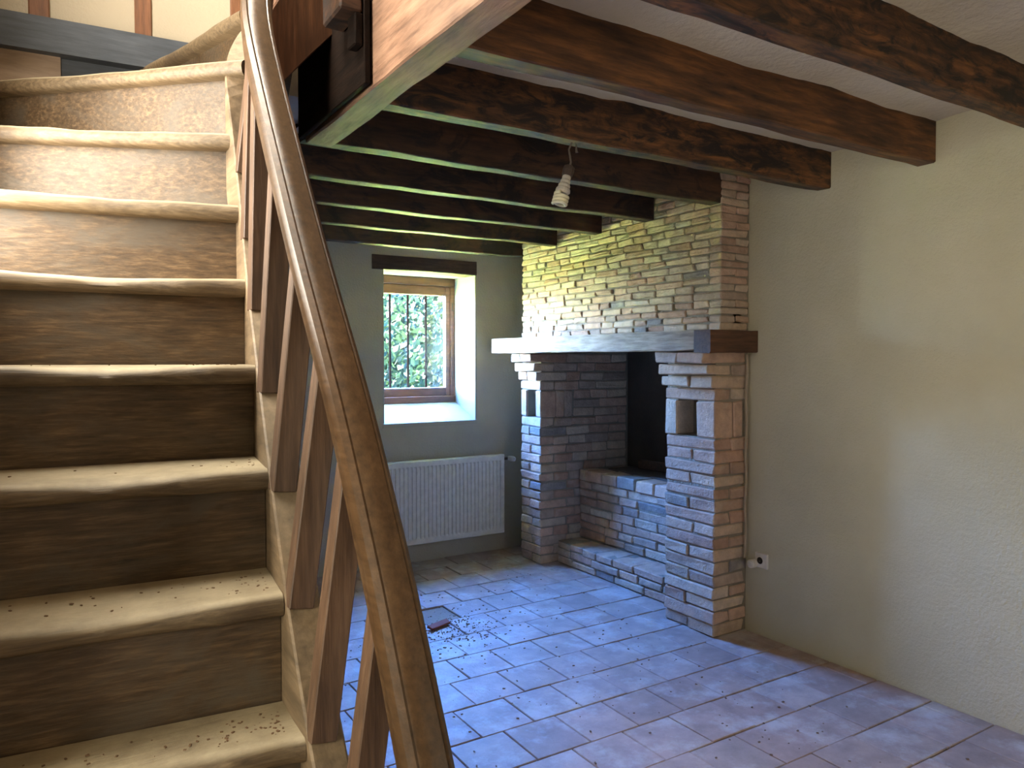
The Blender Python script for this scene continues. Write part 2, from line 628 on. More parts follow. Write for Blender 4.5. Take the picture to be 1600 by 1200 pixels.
# sloping sill
sl = MB()
sl.add([(WX0, YB - 0.004, 1.0), (WX1, YB - 0.004, 1.0), (WX1, 5.27, 1.125), (WX0, 5.27, 1.125),
        (WX0, YB - 0.004, 0.97), (WX1, YB - 0.004, 0.97), (WX1, 5.27, 0.97), (WX0, 5.27, 0.97)],
       [(0, 1, 2, 3), (4, 7, 6, 5), (0, 4, 5, 1), (1, 5, 6, 2), (2, 6, 7, 3), (3, 7, 4, 0)])
sl.build('sill', 'plaster_reveal', wall_back)

# right wall
rw = MB()
rw.box(XW, 4.2, -2.3, FP_Y0 + 0.02, -0.25, 5.0)
rw.box(XW, 4.2, FP_Y1 - 0.02, 5.0, -0.25, 5.0)
rw.box(3.80, 4.2, FP_Y0 + 0.02, FP_Y1 - 0.02, -0.25, 5.0)
rw.box(XW, 3.80, FP_Y0 + 0.02, FP_Y1 - 0.02, 2.40, 5.0)
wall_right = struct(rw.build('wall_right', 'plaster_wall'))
# front wall, behind the camera
fw = MB()
fw.box(-1.6, 1.7, -2.6, -2.1, -0.25, 5.0)
fw.box(2.7, 4.2, -2.6, -2.1, -0.25, 5.0)
fw.box(1.7, 2.7, -2.6, -2.1, -0.25, 0.85)
fw.box(1.7, 2.7, -2.6, -2.1, 2.05, 5.0)
wall_front = struct(fw.build('wall_front', 'plaster_wall'))


def wall_x(x0, x1, ya, yb, holes, name, mat, z0=-0.25, z1=5.0):
    """wall slab of thickness x0..x1 with rectangular holes (y0,y1,z0,z1)"""
    mb = MB()
    ys = sorted({ya, yb, *[h[0] for h in holes], *[h[1] for h in holes]})
    for a, b in zip(ys[:-1], ys[1:]):
        hs = sorted([(h[2], h[3]) for h in holes if h[0] <= a + 1e-6 and h[1] >= b - 1e-6])
        z = z0
        for h0, h1 in hs:
            mb.box(x0, x1, a, b, z, h0)
            z = h1
        mb.box(x0, x1, a, b, z, z1)
    return struct(mb.build(name, mat))


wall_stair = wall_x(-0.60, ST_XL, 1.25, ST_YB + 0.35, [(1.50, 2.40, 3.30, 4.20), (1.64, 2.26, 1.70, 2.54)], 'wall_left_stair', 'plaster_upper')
wall_left = wall_x(-1.75, -1.40, -2.3, 1.25, [(0.12, 1.12, 0.9, 2.1)], 'wall_left', 'plaster_wall')
MB_ret = MB().box(-1.75, -0.60, 1.25, 1.55, -0.25, 5.0)
struct(MB_ret.build('wall_left_return', 'plaster_wall'))
for i, (x, a, b, c, d) in enumerate(((-0.45, 1.64, 2.26, 1.70, 2.54), (-0.45, 1.50, 2.40, 3.30, 4.20), (-1.6, 0.12, 1.12, 0.9, 2.1))):  # the third opening is added to carry the side fill lamp
    w = struct(empty('window_%d' % (i + 2)))
    f = MB()
    f.box(x - 0.03, x + 0.03, a, a + 0.05, c, d)
    f.box(x - 0.03, x + 0.03, b - 0.05, b, c, d)
    f.box(x - 0.03, x + 0.03, a, b, c, c + 0.05)
    f.box(x - 0.03, x + 0.03, a, b, d - 0.05, d)
    f.build('frame', 'window_wood', w)
    MB().box(x - 0.006, x + 0.006, a + 0.04, b - 0.04, c + 0.04, d - 0.04).build('pane', 'opaque_pane', w)  # opaque sheet added to block the sky
w = struct(empty('window_5'))  # opening added behind the camera for the front fill lamp
f = MB()
f.box(1.7, 1.75, -2.4, -2.34, 0.85, 2.05)
f.box(2.65, 2.7, -2.4, -2.34, 0.85, 2.05)
f.box(1.7, 2.7, -2.4, -2.34, 0.85, 0.9)
f.box(1.7, 2.7, -2.4, -2.34, 2.0, 2.05)
f.build('frame', 'window_wood', w)
MB().box(1.74, 2.66, -2.376, -2.364, 0.89, 2.01).build('pane', 'opaque_pane', w)  # also an added opaque sheet against the sky
# end wall of the staircase (timber studs on its upper part)
we = MB()
we.box(ST_XL - 0.3, XG0, ST_YB, ST_YB + 0.10, -0.25, 5.0)
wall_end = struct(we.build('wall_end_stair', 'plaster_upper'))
for px, w in ((72, 25), (232, 24), (378, 24)):
    p = at_y(px, 60, ST_YB)
    ww = w / F_PX * (p - Vector((0, 0, CAM_H))).xy.length * 0.93
    MB().box(p.x - ww / 2, p.x + ww / 2, ST_YB - 0.012, ST_YB + 0.02, 2.5, 4.8, 0.004, 0.003).build('stud', 'stud_wood', wall_end)
# partition closing the room beside the stairs
struct(MB().box(0.60, 0.70, ST_YB + 0.10, YB, -0.25, 5.0).build('wall_partition', 'plaster_back'))
# ceiling of the upper storey
struct(MB().box(-1.75, 4.2, -2.6, 5.45, 4.8, 5.0).build('ceiling_upper', 'plaster_upper'))

# ------------------------------------------------------------------ plaster ceiling between the beams
def beam_z(y):
    """underside of the joists"""
    return 2.285 - 0.0215 * (y - 1.28) if y < 4.3 else 2.205


cm = MB()
NXc, NYc = 60, 150
xa, xb, ya, yb = XG1 - 0.004, XW + 0.03, -2.15, YB + 0.02
grid = []
for j in range(NYc + 1):
    for i in range(NXc + 1):
        x = xa + (xb - xa) * i / NXc
        y = ya + (yb - ya) * j / NYc
        z = beam_z(y) + 0.172 + 0.012 * noise.noise(Vector((x * 2.2, y * 2.2, 0))) + 0.007 * noise.noise(Vector((x * 9, y * 9, 4)))
        grid.append((x, y, z))
fs = []
for j in range(NYc):
    for i in range(NXc):
        a = j * (NXc + 1) + i
        fs.append((a, a + NXc + 1, a + NXc + 2, a + 1))
cm.add(grid, fs)
ceiling = struct(cm.build('ceiling', 'plaster_ceiling', smooth=True))
sb_ = MB()
sb_.box(XG1, 4.2, -2.3, 5.0, 2.50, UP_Z)
sb_.build('floor_slab', 'plaster_ceiling', ceiling)
struct(MB().box(0.60, XG1 - 0.002, 2.87, 5.0, 2.44, UP_Z).build('ceiling_corner', 'plaster_ceiling'))
struct(MB().box(-1.75, XG0, -2.3, 0.45, 2.42, UP_Z).build('ceiling_entry', 'plaster_ceiling'))

# ------------------------------------------------------------------ ceiling beams
def rough_beam(x0, x1, y0, y1, z0, z1, seed, amp=0.004, name='joist', mat='beam_wood', step=0.09):
    rnd = random.Random(seed)
    n = max(2, int((x1 - x0) / step))
    mb = MB()
    b = 0.006
    prof = [(0, b), (b, 0), (1 - b, 0), (1, b), (1, 1), (0, 1)]
    o = []
    for i in range(n + 1):
        x = x0 + (x1 - x0) * i / n
        dy0 = amp * noise.noise(Vector((x * 3, seed, 0))) * 2
        dy1 = amp * noise.noise(Vector((x * 3, seed, 5))) * 2
        dz = amp * noise.noise(Vector((x * 2.5, seed, 9))) * 2
        w = y1 - y0
        for k, (u, v) in enumerate([(0.0, 0.005), (0.005, 0.0), (w - 0.005, 0.0), (w, 0.005), (w, z1 - z0), (0.0, z1 - z0)]):
            yy = y0 + u + (dy0 if u < w / 2 else dy1) + rnd.uniform(-0.0012, 0.0012)
            zz = z0 + v + (dz if v < 0.05 else 0) + rnd.uniform(-0.0012, 0.0012)
            o.append((x, yy, zz))
    m = 6
    fs = []
    for i in range(n):
        for k in range(m):
            k2 = (k + 1) % m
            fs.append((i * m + k, i * m + k2, (i + 1) * m + k2, (i + 1) * m + k))
    fs.append(tuple(range(m)))
    fs.append(tuple(n * m + k for k in reversed(range(m))))
    mb.add(o, fs)
    return recalc(mb.build(name, mat))


BEAMS = [  # near face y, x start, x end, material, label
    (0.79, XG1 + 0.004, XW - 0.002, 'beam_wood_plain', 'reddish brown ceiling joist crossing above the bare end of the plaster wall'),
    (1.28, XG1 + 0.004, XW - 0.002, 'beam_wood', 'dark stained ceiling joist with flaking plaster and cobwebs, second one from the open end'),
    (1.77, XG1 + 0.004, XW - 0.002, 'beam_wood_plain', 'smooth brown ceiling joist whose end enters the plaster wall, third from the open end'),
    (2.264, XG1 + 0.004, XW - 0.002, 'beam_wood', 'flame-grained brown ceiling joist from which the spiral bulb hangs'),
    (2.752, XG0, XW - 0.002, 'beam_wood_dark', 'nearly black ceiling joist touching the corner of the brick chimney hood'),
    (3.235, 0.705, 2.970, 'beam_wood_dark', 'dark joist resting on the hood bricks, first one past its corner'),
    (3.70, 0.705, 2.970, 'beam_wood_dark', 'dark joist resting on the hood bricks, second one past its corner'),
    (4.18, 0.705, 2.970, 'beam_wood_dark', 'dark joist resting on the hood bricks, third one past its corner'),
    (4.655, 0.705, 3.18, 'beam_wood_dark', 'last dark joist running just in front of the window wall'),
]
for i, (y, x0, x1, mat, lab) in enumerate(BEAMS):
    z = beam_z(y)
    w = 0.075
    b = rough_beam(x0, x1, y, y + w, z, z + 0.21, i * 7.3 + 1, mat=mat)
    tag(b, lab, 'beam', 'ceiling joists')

# girder (trimmer) along the stair opening: built along y by swapping axes
def rough_beam_y(y0, y1, x0, x1, z0, z1, seed, name, mat, amp=0.003):
    o = rough_beam(y0, y1, x0, x1, z0, z1, seed, amp, name, mat)
    for v in o.data.vertices:
        x, y, z = v.co
        v.co = (y, x, z)
    return recalc(o)


g = rough_beam_y(-2.1, 2.745, XG0, XG1, 2.235, 2.66, 3.3, 'girder', 'girder_wood')
tag(g, 'long pinkish brown girder carrying the joists beside the stair opening', 'beam')

# ------------------------------------------------------------------ staircase
RISE = 0.2055
stair = empty('staircase')
tag(stair, 'steep winding wooden staircase with worn dusty treads and handrail', 'staircase')


def lerp(a, b, t):
    return a + (b - a) * t


nose = {}
for k, (r, l) in {4: ((473, 1165), (277, 1200)), 5: ((440, 933), (0, 995)), 6: ((417, 733), (7, 760)),
                  8: ((385, 437), (0, 420)), 9: ((377, 322), (0, 295)), 10: ((371, 204), (0, 197)),
                  11: ((384, 98), (13, 128)), 12: ((383, 20), (227, 110))}.items():
    R = at_z(r[0], r[1], RISE * k)
    L = at_z(l[0], l[1], RISE * k)
    nose[k] = [R.xy.copy(), L.xy.copy()]
nose[7] = [(nose[6][0] + nose[8][0]) / 2, (nose[6][1] + nose[8][1]) / 2]
for k in (3, 2, 1):
    nose[k] = [nose[k + 1][0] + Vector((0.0, -0.155)), nose[k + 1][1] + Vector((0, -0.155))]
if nose[10][0].y < nose[9][0].y + 0.06:
    nose[10][0] += Vector((0.0, 0.05))
print('NOSES', {k: [tuple(round(c, 3) for c in p) for p in v] for k, v in sorted(nose.items())})
nose[13] = [Vector((0.66, 2.34)), Vector((0.80, ST_YB))]


def extend(k):
    """nose line clipped to the stair walls"""
    R, L = nose[k]
    d = L - R
    if k <= 11:
        t = (ST_XL + 0.012 - R.x) / d.x
        P = R + d * t
        if P.y > ST_YB:
            P = R + d * ((ST_YB - R.y) / d.y)
    else:
        P = R + d * ((ST_YB - 0.005 - R.y) / d.y)
    return R, P


ends = {k: extend(k) for k in nose}
TH = 0.042


def tread(k):
    R, L = ends[k]
    R2, L2 = ends[k + 1]
    z = RISE * k
    n = 26
    d = (L - R)
    nrm = Vector((d.y, -d.x)).normalized()
    if nrm.y > 0:
        nrm = -nrm
    if k >= 11:
        nrm = Vector((d.y, -d.x)).normalized()
        if nrm.dot((R2 + L2) / 2 - (R + L) / 2) > 0:
            nrm = -nrm
    rows = []
    prof = [(-0.012, -TH), (-0.002, -TH * 0.85), (0.002, -TH * 0.5), (-0.002, -0.008), (-0.012, 0.0), (-0.035, 0.0)]
    back_in = 0.03
    for i in range(n + 1):
        t = i / n
        p = R.lerp(L, t)
        wear = 0.014 * math.exp(-((t - 0.55) / 0.28) ** 2) + 0.008 * noise.noise(Vector((t * 6, k * 3.1, 0)))
        wz = 0.011 * math.exp(-((t - 0.55) / 0.25) ** 2) * (1 if k < 9 else 0.3) + 0.002 * noise.noise(Vector((t * 9, k * 1.7, 3)))
        row = []
        for j, (a, zz) in enumerate(prof):
            q = p + nrm * (a + 0.004 - wear * (0.5 if k >= 9 else 1))
            row.append((q.x, q.y, z + zz - (wz if j in (3, 4) else (0.5 * wz if j in (2, 5) else 0))))
        # back edge
        b = R2.lerp(L2, t)
        if k == 11:
            # fan to the corner
            if t > 0.62:
                b = L2.lerp(Vector((ST_XL + 0.012, ST_YB - 0.005)), (t - 0.62) / 0.38)
            else:
                b = R2.lerp(L2, t / 0.62)
        b = b - nrm * back_in
        b.y = min(b.y, ST_YB - 0.004)
        b.x = max(b.x, ST_XL + 0.004)
        row.append((b.x, b.y, z))
        row.append((b.x, b.y, z - TH))
        rows.append(row)
    m = len(rows[0])
    mb = MB()
    vs_ = [p for r in rows for p in r]
    fs = []
    for i in range(n):
        for j in range(m):
            j2 = (j + 1) % m
            fs.append((i * m + j, i * m + j2, (i + 1) * m + j2, (i + 1) * m + j))
    fs.append(tuple(range(m)))
    fs.append(tuple(n * m + j for j in range(m)))
    mb.add(vs_, fs)
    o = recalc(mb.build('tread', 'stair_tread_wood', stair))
    for p in o.data.polygons:
        p.use_smooth = True
    o.data.set_sharp_from_angle(angle=math.radians(50))
    return nrm


for k in range(1, 13):
    nrm = tread(k)
    # riser under the nose of tread k
    R, L = ends[k]
    z1 = RISE * k - TH + 0.004
    z0 = RISE * (k - 1) - 0.02
    setb = 0.034
    th = 0.02
    a, b = R - nrm * setb, L - nrm * setb
    a2, b2 = a - nrm * th, b - nrm * th
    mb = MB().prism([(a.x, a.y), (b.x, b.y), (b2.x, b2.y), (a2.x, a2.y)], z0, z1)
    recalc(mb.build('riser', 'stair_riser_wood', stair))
# last riser to the upper floor and the landing board
R, L = ends[13]
mb = MB().prism([(R.x, R.y), (L.x, L.y), (L.x + 0.02, L.y), (R.x + 0.02, R.y)], RISE * 12 - 0.02, UP_Z - 0.03)
recalc(mb.build('riser', 'stair_riser_wood', stair))
mb = MB().prism([(R.x - 0.03, R.y), (XG0 - 0.002, R.y), (XG0 - 0.002, L.y - 0.004), (L.x - 0.03, L.y - 0.004)], UP_Z - 0.035, UP_Z)
recalc(mb.build('tread', 'stair_tread_wood', stair))

# inner string (the board that carries the balusters)
Rk = {k: ends[k][0] for k in ends}
path = []
SOFF = 0.030
for k in range(1, 11):
    p = Rk[k]
    path.append(Vector((p.x + SOFF, p.y, RISE * k)))


def smooth_path(pts, it=2, n=60):
    # resample and relax
    pts = [Vector(p) for p in pts]
    L = [0]
    for a, b in zip(pts[:-1], pts[1:]):
        L.append(L[-1] + (b - a).length)
    out = []
    for i in range(n + 1):
        s = L[-1] * i / n
        for j in range(len(L) - 1):
            if s <= L[j + 1] + 1e-9:
                t = (s - L[j]) / max(1e-9, L[j + 1] - L[j])
                out.append(pts[j].lerp(pts[j + 1], t))
                break
    for _ in range(it):
        q = [p.copy() for p in out]
        for i in range(1, len(out) - 1):
            out[i] = (q[i - 1] + q[i] * 2 + q[i + 1]) / 4
    return out


upper = [Vector((0.46, 2.17, RISE * 11)), Vector((0.53, 2.29, RISE * 12)), Vector((0.66, 2.36, RISE * 13)), Vector((0.815, 2.40, RISE * 14.2))]
spath = smooth_path(path + upper, 10, 90)


def ribbon(pts, th, top, bot, name, mat, parent):
    """vertical board following a path; top and bot are functions of (s) giving offsets"""
    mb = MB()
    n = len(pts)
    for i, p in enumerate(pts):
        t = (pts[min(i + 1, n - 1)] - pts[max(i - 1, 0)])
        s = Vector((t.y, -t.x, 0)).normalized()
        f = i / (n - 1)
        for a, z in ((-1, top(f)), (1, top(f)), (1, bot(f)), (-1, bot(f))):
            q = p + s * (a * th / 2)
            mb.v.append((q.x, q.y, p.z + z))
    for i in range(n - 1):
        for k in range(4):
            k2 = (k + 1) % 4
            mb.f.append((i * 4 + k, i * 4 + k2, (i + 1) * 4 + k2, (i + 1) * 4 + k))
    mb.f.append((0, 1, 2, 3))
    mb.f.append(tuple((n - 1) * 4 + k for k in (3, 2, 1, 0)))
    return bevel_mod(recalc(mb.build(name, mat, parent)), 0.004, 1)


nsp = len(spath)
cut = int(nsp * 0.85)
ribbon(spath[:cut + 1], 0.06, lambda f: 0.018 - 0.08 * max(0.0, (f - 0.84) / 0.16), lambda f: -0.30, 'string', 'string_wood', stair)
ribbon(spath[cut:], 0.06, lambda f: -0.062, lambda f: -0.30 - 0.12 * f, 'string', 'string_wood_brown', stair)

# handrail
def rp(px, py, x):
    p = at_x(px, py, x)
    return p


RX = 0.45
rail_pts = [rp(735, 1600, RX - 0.005), rp(700, 1400, RX), rp(662, 1200, RX), rp(610, 925, RX), rp(550, 650, RX), rp(484, 400, RX), rp(436, 200, RX),
            rp(414, 100, RX + 0.002), rp(404.5, 40, RX + 0.012)]
rail_pts += [Vector((0.495, 2.02, 2.43)), Vector((0.545, 2.09, 2.60)), Vector((0.62, 2.15, 2.80)), Vector((0.72, 2.19, 3.02)), Vector((0.82, 2.21, 3.2))]
print('RAIL', [tuple(round(c, 3) for c in p) for p in rail_pts])
rail = smooth_path(rail_pts, 8, 90)
hw, hh = 0.034, 0.028
prof = [(-hw + 0.004, -hh), (-hw, -hh + 0.004), (-hw, -0.010), (-hw - 0.003, -0.004), (-hw - 0.004, 0.008), (-hw, 0.020), (-hw + 0.010, 0.0265),
        (-hw + 0.014, 0.0255), (-hw + 0.018, 0.028), (0.0, 0.030), (hw - 0.014, 0.028), (hw - 0.011, 0.0255), (hw - 0.008, 0.0265), (hw - 0.001, 0.021),
        (hw + 0.002, 0.008), (hw, -0.006), (hw, -hh + 0.004), (hw - 0.004, -hh)]
h = recalc(MB().sweep(rail, prof).build('handrail', 'handrail_wood', stair))
for p in h.data.polygons:
    p.use_smooth = True
h.data.set_sharp_from_angle(angle=math.radians(28))

# balusters, one to each step
def on_path(pts, z):
    for a, b in zip(pts[:-1], pts[1:]):
        if a.z <= z <= b.z:
            t = (z - a.z) / (b.z - a.z)
            return a.lerp(b, t)
    return None


def rail_at_y(y):
    for a, b in zip(rail[:-1], rail[1:]):
        if a.y <= y <= b.y:
            return a.lerp(b, (y - a.y) / (b.y - a.y))
    return None


zb = 0.82 - 3 * 0.186
while zb < 2.12:
    f = on_path(spath, zb)
    top = rail_at_y(f.y + 0.0)
    zb += 0.186
    if f is None or top is None:
        continue
    foot = Vector((f.x - 0.008, f.y, f.z + 0.0))
    d = Vector((top.x, top.y, top.z - 0.02)) - foot
    L = d.length
    s = 0.0175
    zax = d.normalized()
    xax = Vector((1, 0, 0))
    xax = (xax - zax * xax.dot(zax)).normalized()
    yax = zax.cross(xax)
    M = Matrix((xax, yax, zax)).transposed()
    c = foot + d / 2
    mb = MB().box(-0.0225, 0.0225, -0.020, 0.020, -L / 2, L / 2, 0.002)
    mb.v = [tuple(c + M @ Vector(v)) for v in mb.v]
    mb.build('baluster', 'baluster_wood', stair)

# outer string against the end wall, dark blue rail above it
mb = MB().box(ST_XL + 0.003, 0.075, ST_YB - 0.034, ST_YB - 0.002, RISE * 11 - 0.02, 2.462)
mb.build('outer_string', 'pale_board_wood', stair)
mb = MB().box(0.075, 0.78, ST_YB - 0.022, ST_YB - 0.002, RISE * 11 - 0.02, 2.505)
mb.build('outer_string', 'blue_dark_wood', stair)
mb = MB().box(ST_XL + 0.003, ST_XL + 0.028, 1.30, ST_YB - 0.03, RISE * 10 - 0.02, RISE * 11 - 0.03)
p0 = at_y(0, 52, ST_YB - 0.04)
p1 = at_y(262, 96, ST_YB - 0.04)
d = (p1 - p0)
q0 = p0 - d * 0.3
q1 = p1 + d * 0.6
sw = MB().sweep([q0, q1], [(-0.025, -0.055), (-0.025, 0.045), (-0.018, 0.055), (0.03, 0.055), (0.03, -0.055)])
recalc(sw.build('wall_rail', 'blue_dark_wood', stair))

# stair head: near-black board painted as recess shade, joist and block
hp = stair
MB().box(XG0 - 0.026, XG0 - 0.008, 2.085, 2.74, 2.245, UP_Z - 0.04, 0.002).build('recess_shade_board', 'shade_black_wood', hp)  # dark sheet over the girder face, recess shade in its colour
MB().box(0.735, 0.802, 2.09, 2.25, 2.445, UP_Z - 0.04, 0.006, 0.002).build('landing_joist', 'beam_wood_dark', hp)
MB().box(0.776, 0.802, 2.09, 2.15, 2.35, 2.444, 0.004, 0.002).build('block', 'shade_black_wood', hp)

# ------------------------------------------------------------------ fireplace
fp = empty('fireplace')
tag(fp, 'brick fireplace with wide hood, niches in both pillars and wooden mantel', 'fireplace')
BR = []          # (part object, MB data, score)
CAMP = Vector((0, 0, CAM_H))
TINTS = [Vector((0.54, 0.36, 0.26)), Vector((0.60, 0.44, 0.32)), Vector((0.50, 0.31, 0.22)), Vector((0.62, 0.49, 0.37)),
         Vector((0.48, 0.36, 0.28)), Vector((0.57, 0.38, 0.28))]


def brick(part, x0, x1, y0, y1, z0, z1, normal, bev=0.006, jit=0.0048, tilt=0.0):
    c = random.choice(TINTS) * random.uniform(0.85, 1.12)
    if random.random() < 0.03:
        c = Vector((0.30, 0.27, 0.25)) * random.uniform(0.8, 1.1)
    mb = MB()
    if tilt:
        M = Matrix.Rotation(random.uniform(-tilt, tilt), 3, 'X' if abs(normal[0]) > 0.5 else 'Y')
    else:
        M = None
    mb.box(x0, x1, y0, y1, z0, z1, bev, jit, tuple(c), M)
    ctr = Vector(((x0 + x1) / 2, (y0 + y1) / 2, (z0 + z1) / 2))
    v = CAMP - ctr
    nv = Vector(normal)
    area = (abs(nv.x) * (y1 - y0) + abs(nv.y) * (x1 - x0)) * (z1 - z0)
    sc = area * max(0.0, nv.dot(v)) / v.length ** 3
    BR.append((part, mb, sc))


def course_x(part, X, y0, y1, z0, z1, lmin, lmax, depth=0.1, j=0.012, proud=0.004, first=None, tilt=0.004):
    """bricks on a face looking to -x, running along y"""
    y = y0
    i = 0
    while y < y1 - 0.02:
        L = random.uniform(lmin, lmax)
        if i == 0 and first:
            L = first
        ye = min(y + L, y1)
        if y1 - ye < 0.5 * lmin:
            ye = y1
        pr = random.uniform(-proud, proud)
        gz = random.uniform(0.4, 1.0) * j
        brick(part, X + pr, X + depth, y + j * 0.35, ye - j * 0.35, z0 + gz * 0.5, z1 - gz * 0.5, (-1, 0, 0), tilt=tilt)
        y = ye
        i += 1


def course_y(part, Y, x0, x1, z0, z1, lmin, lmax, depth=0.08, j=0.012, proud=0.003, tilt=0.004):
    """bricks on a face looking to -y, running along x"""
    x = x0
    while x < x1 - 0.02:
        L = random.uniform(lmin, lmax)
        xe = min(x + L, x1)
        if x1 - xe < 0.5 * lmin:
            xe = x1
        pr = random.uniform(-proud, proud)
        gz = random.uniform(0.4, 1.0) * j
        brick(part, x + j * 0.35, xe - j * 0.35, Y + pr, Y + depth, z0 + gz * 0.5, z1 - gz * 0.5, (0, -1, 0), tilt=tilt)
        x = xe


CH = 0.065
MZ0, MZ1 = 1.497, 1.603
NZ0, NZ1 = CH * 16, CH * 19      # niche rows
INS = 0.010


def corbel(k):
    return {19: 0.005, 20: 0.03, 21: 0.055, 22: 0.085}.get(k, 0.0)


def pillar(X, y0, y1, ny0, ny1, name_label, side_to, side_from_front=True):
    core = MB()
    i = INS
    core.box(X + i, 3.45, y0 + i, y1 - i, 0, NZ0)
    core.box(X + i, 3.45, y0 + i, y1 - i, NZ1, MZ0)
    core.box(X + i, 3.45, y0 + i, ny0, NZ0, NZ1)
    core.box(X + i, 3.45, ny1, y1 - i, NZ0, NZ1)
    core.box(X + 0.16, 3.45, ny0, ny1, NZ0, NZ1)
    part = core.build('pillar', 'mortar', fp)
    for k in range(23):
        z0, z1 = k * CH, min((k + 1) * CH, MZ0)
        cb = corbel(k)
        if 16 <= k <= 18:
            continue
        two = k % 2
        dep = 0.115 if two else 0.225
        yy0 = y0
        if two:
            course_x(part, X - cb, yy0, y1, z0, z1, (y1 - y0) * 0.9, (y1 - y0), dep + cb)
        else:
            fr = random.uniform(0.42, 0.58) * (y1 - y0)
            course_x(part, X - cb, yy0, y1, z0, z1, fr, fr, dep + cb, first=fr)
        if side_to - (X + dep) > 0.05:
            course_y(part, y0, X + dep, side_to, z0, z1, 0.13, 0.24)
    # standing bricks framing the niche
    brick(part, X - 0.004, X + 0.13, y0, ny0, NZ0 + 0.004, NZ1 - 0.004, (-1, 0, 0))
    brick(part, X - 0.004, X + 0.13, ny1, y1, NZ0 + 0.004, NZ1 - 0.004, (-1, 0, 0))
    x = X + 0.135
    n_st = 0
    while x < side_to - 0.04:
        n_st += 1
        if n_st > 2 and side_to > 3.5:
            for k in (16, 17, 18):
                course_y(part, y0, x, side_to, k * CH, (k + 1) * CH, 0.13, 0.24)
            break
        w = random.uniform(0.055, 0.075)
        brick(part, x, min(x + w, side_to), y0 - 0.001, y0 + 0.08, NZ0 + 0.004, NZ1 - 0.004, (0, -1, 0))
        x += w + 0.008
    return part


near_p = pillar(2.95, FP_Y0, 3.11, 2.875, 3.02, 'near', XW - 0.002)
far_p = pillar(2.975, 4.38, FP_Y1, 4.44, 4.555, 'far', 3.76)
core = MB().box(3.44, 3.82, 4.38 + INS, FP_Y1, 0, MZ0 + 0.2)
core.build('cheek_core', 'mortar', fp)
MB().box(3.44, 3.82, FP_Y0 + 0.02, 3.0, 0, MZ0 + 0.2).build('cheek_core', 'soot', fp)

# plinth step
PLX, HRX, PZ, HZ = 3.12, 3.32, 0.162, 0.655
plinth = MB().box(PLX + INS, HRX + 0.1, 3.11, 4.38, 0, PZ - 0.006).build('plinth', 'mortar', fp)
for k in range(3):
    z0, z1 = k * PZ / 3, (k + 1) * PZ / 3
    course_x(plinth, PLX, 3.11, 4.385, z0, z1, 0.14, 0.30, 0.2 if k == 2 else 0.1, first=random.uniform(0.08, 0.2))
# hearth block
hearth = MB().box(HRX + INS, 3.80, 3.0, 4.385, 0, HZ - 0.012).build('hearth', 'mortar', fp)
nrow = 7
hz0, hz1 = PZ, HZ - 0.075
for k in range(nrow):
    z0, z1 = hz0 + (hz1 - hz0) * k / nrow, hz0 + (hz1 - hz0) * (k + 1) / nrow
    course_x(hearth, HRX, 3.02, 4.385, z0, z1, 0.13, 0.30, 0.1, first=random.uniform(0.06, 0.22))
y = 3.02
while y < 4.36:
    w = random.uniform(0.15, 0.21)
    brick(hearth, HRX - 0.012, HRX + 0.15, y + 0.004, min(y + w, 4.38) - 0.004, HZ - 0.075, HZ + random.uniform(-0.003, 0.003), (-0.8, 0, 0.6))
    y += w
MB().box(HRX + 0.155, 3.70, 3.15, 4.25, HZ - 0.01, HZ + 0.008, 0.003, 0.002).build('iron_plate', 'iron', fp)
# firebox back
MB().box(3.775, 3.80, 3.0, 4.385, HZ - 0.02, MZ0 + 0.2).build('firebox_back', 'soot', fp)
MB().box(3.755, 3.775, 3.30, 3.95, HZ + 0.02, HZ + 0.60, 0.006, 0.004).build('fireback', 'iron', fp)

# hood
HX = 2.985
HB = MZ1 - 0.01
hood = MB()
hood.box(HX + INS, 3.82, FP_Y0 + INS, FP_Y1 - 0.006, MZ1 + 0.10, 2.52)
hood.box(HX + INS, HX + 0.16, FP_Y0 + INS, FP_Y1 - 0.006, HB, MZ1 + 0.12)
hood.box(HX + 0.1, 3.45, FP_Y0 + INS, FP_Y0 + 0.2, MZ0, MZ1 + 0.12)
hood = hood.build('hood', 'mortar', fp)
HC = 0.0405
z = MZ1
k = 0
while z < 2.45:
    h_ = HC * random.uniform(0.97, 1.03)
    dep = 0.11 if k % 2 else 0.2
    course_x(hood, HX, FP_Y0, FP_Y1, z, z + h_, 0.10, 0.23, dep, j=0.009, proud=0.004, first=random.choice((0.09, 0.2)), tilt=0.006)
    course_y(hood, FP_Y0, HX + dep, XW - 0.002, z, z + h_, 0.10, 0.2, j=0.009)
    z += h_
    k += 1

# mantel: pale front beam, dark side beam
mx0 = 2.852
mb = rough_beam_y(2.80, 4.85, mx0, 3.0, MZ0, MZ1, 11.1, 'mantel_beam', 'mantel_wood', 0.003)
mb.parent = fp
mb['label'] = 'pale weathered oak mantel beam'
mb = rough_beam(mx0 - 0.003, XW - 0.002, 2.685, 2.797, MZ0 - 0.012, MZ1 - 0.002, 13.7, 0.002, 'mantel_side_beam', 'mantel_side_wood', 0.05)
mb.parent = fp
mb['label'] = 'dark varnished return beam of the mantel'

# keep the 300 largest bricks as pieces, join the rest
BR.sort(key=lambda b: -b[2])
rest = {}
for i, (part, mbk, sc) in enumerate(BR):
    if i < 300:
        mbk.build('brick', 'brick', part)
    else:
        r = rest.setdefault(part.name, (part, MB()))[1]
        o_ = len(r.v)
        r.v += mbk.v
        r.f += [tuple(a + o_ for a in f) for f in mbk.f]
        r.c += mbk.c
for part, r in rest.values():
    o = r.build('brickwork', 'brick', part)
    o['kind'] = 'stuff'
print('BRICKS', len(BR))

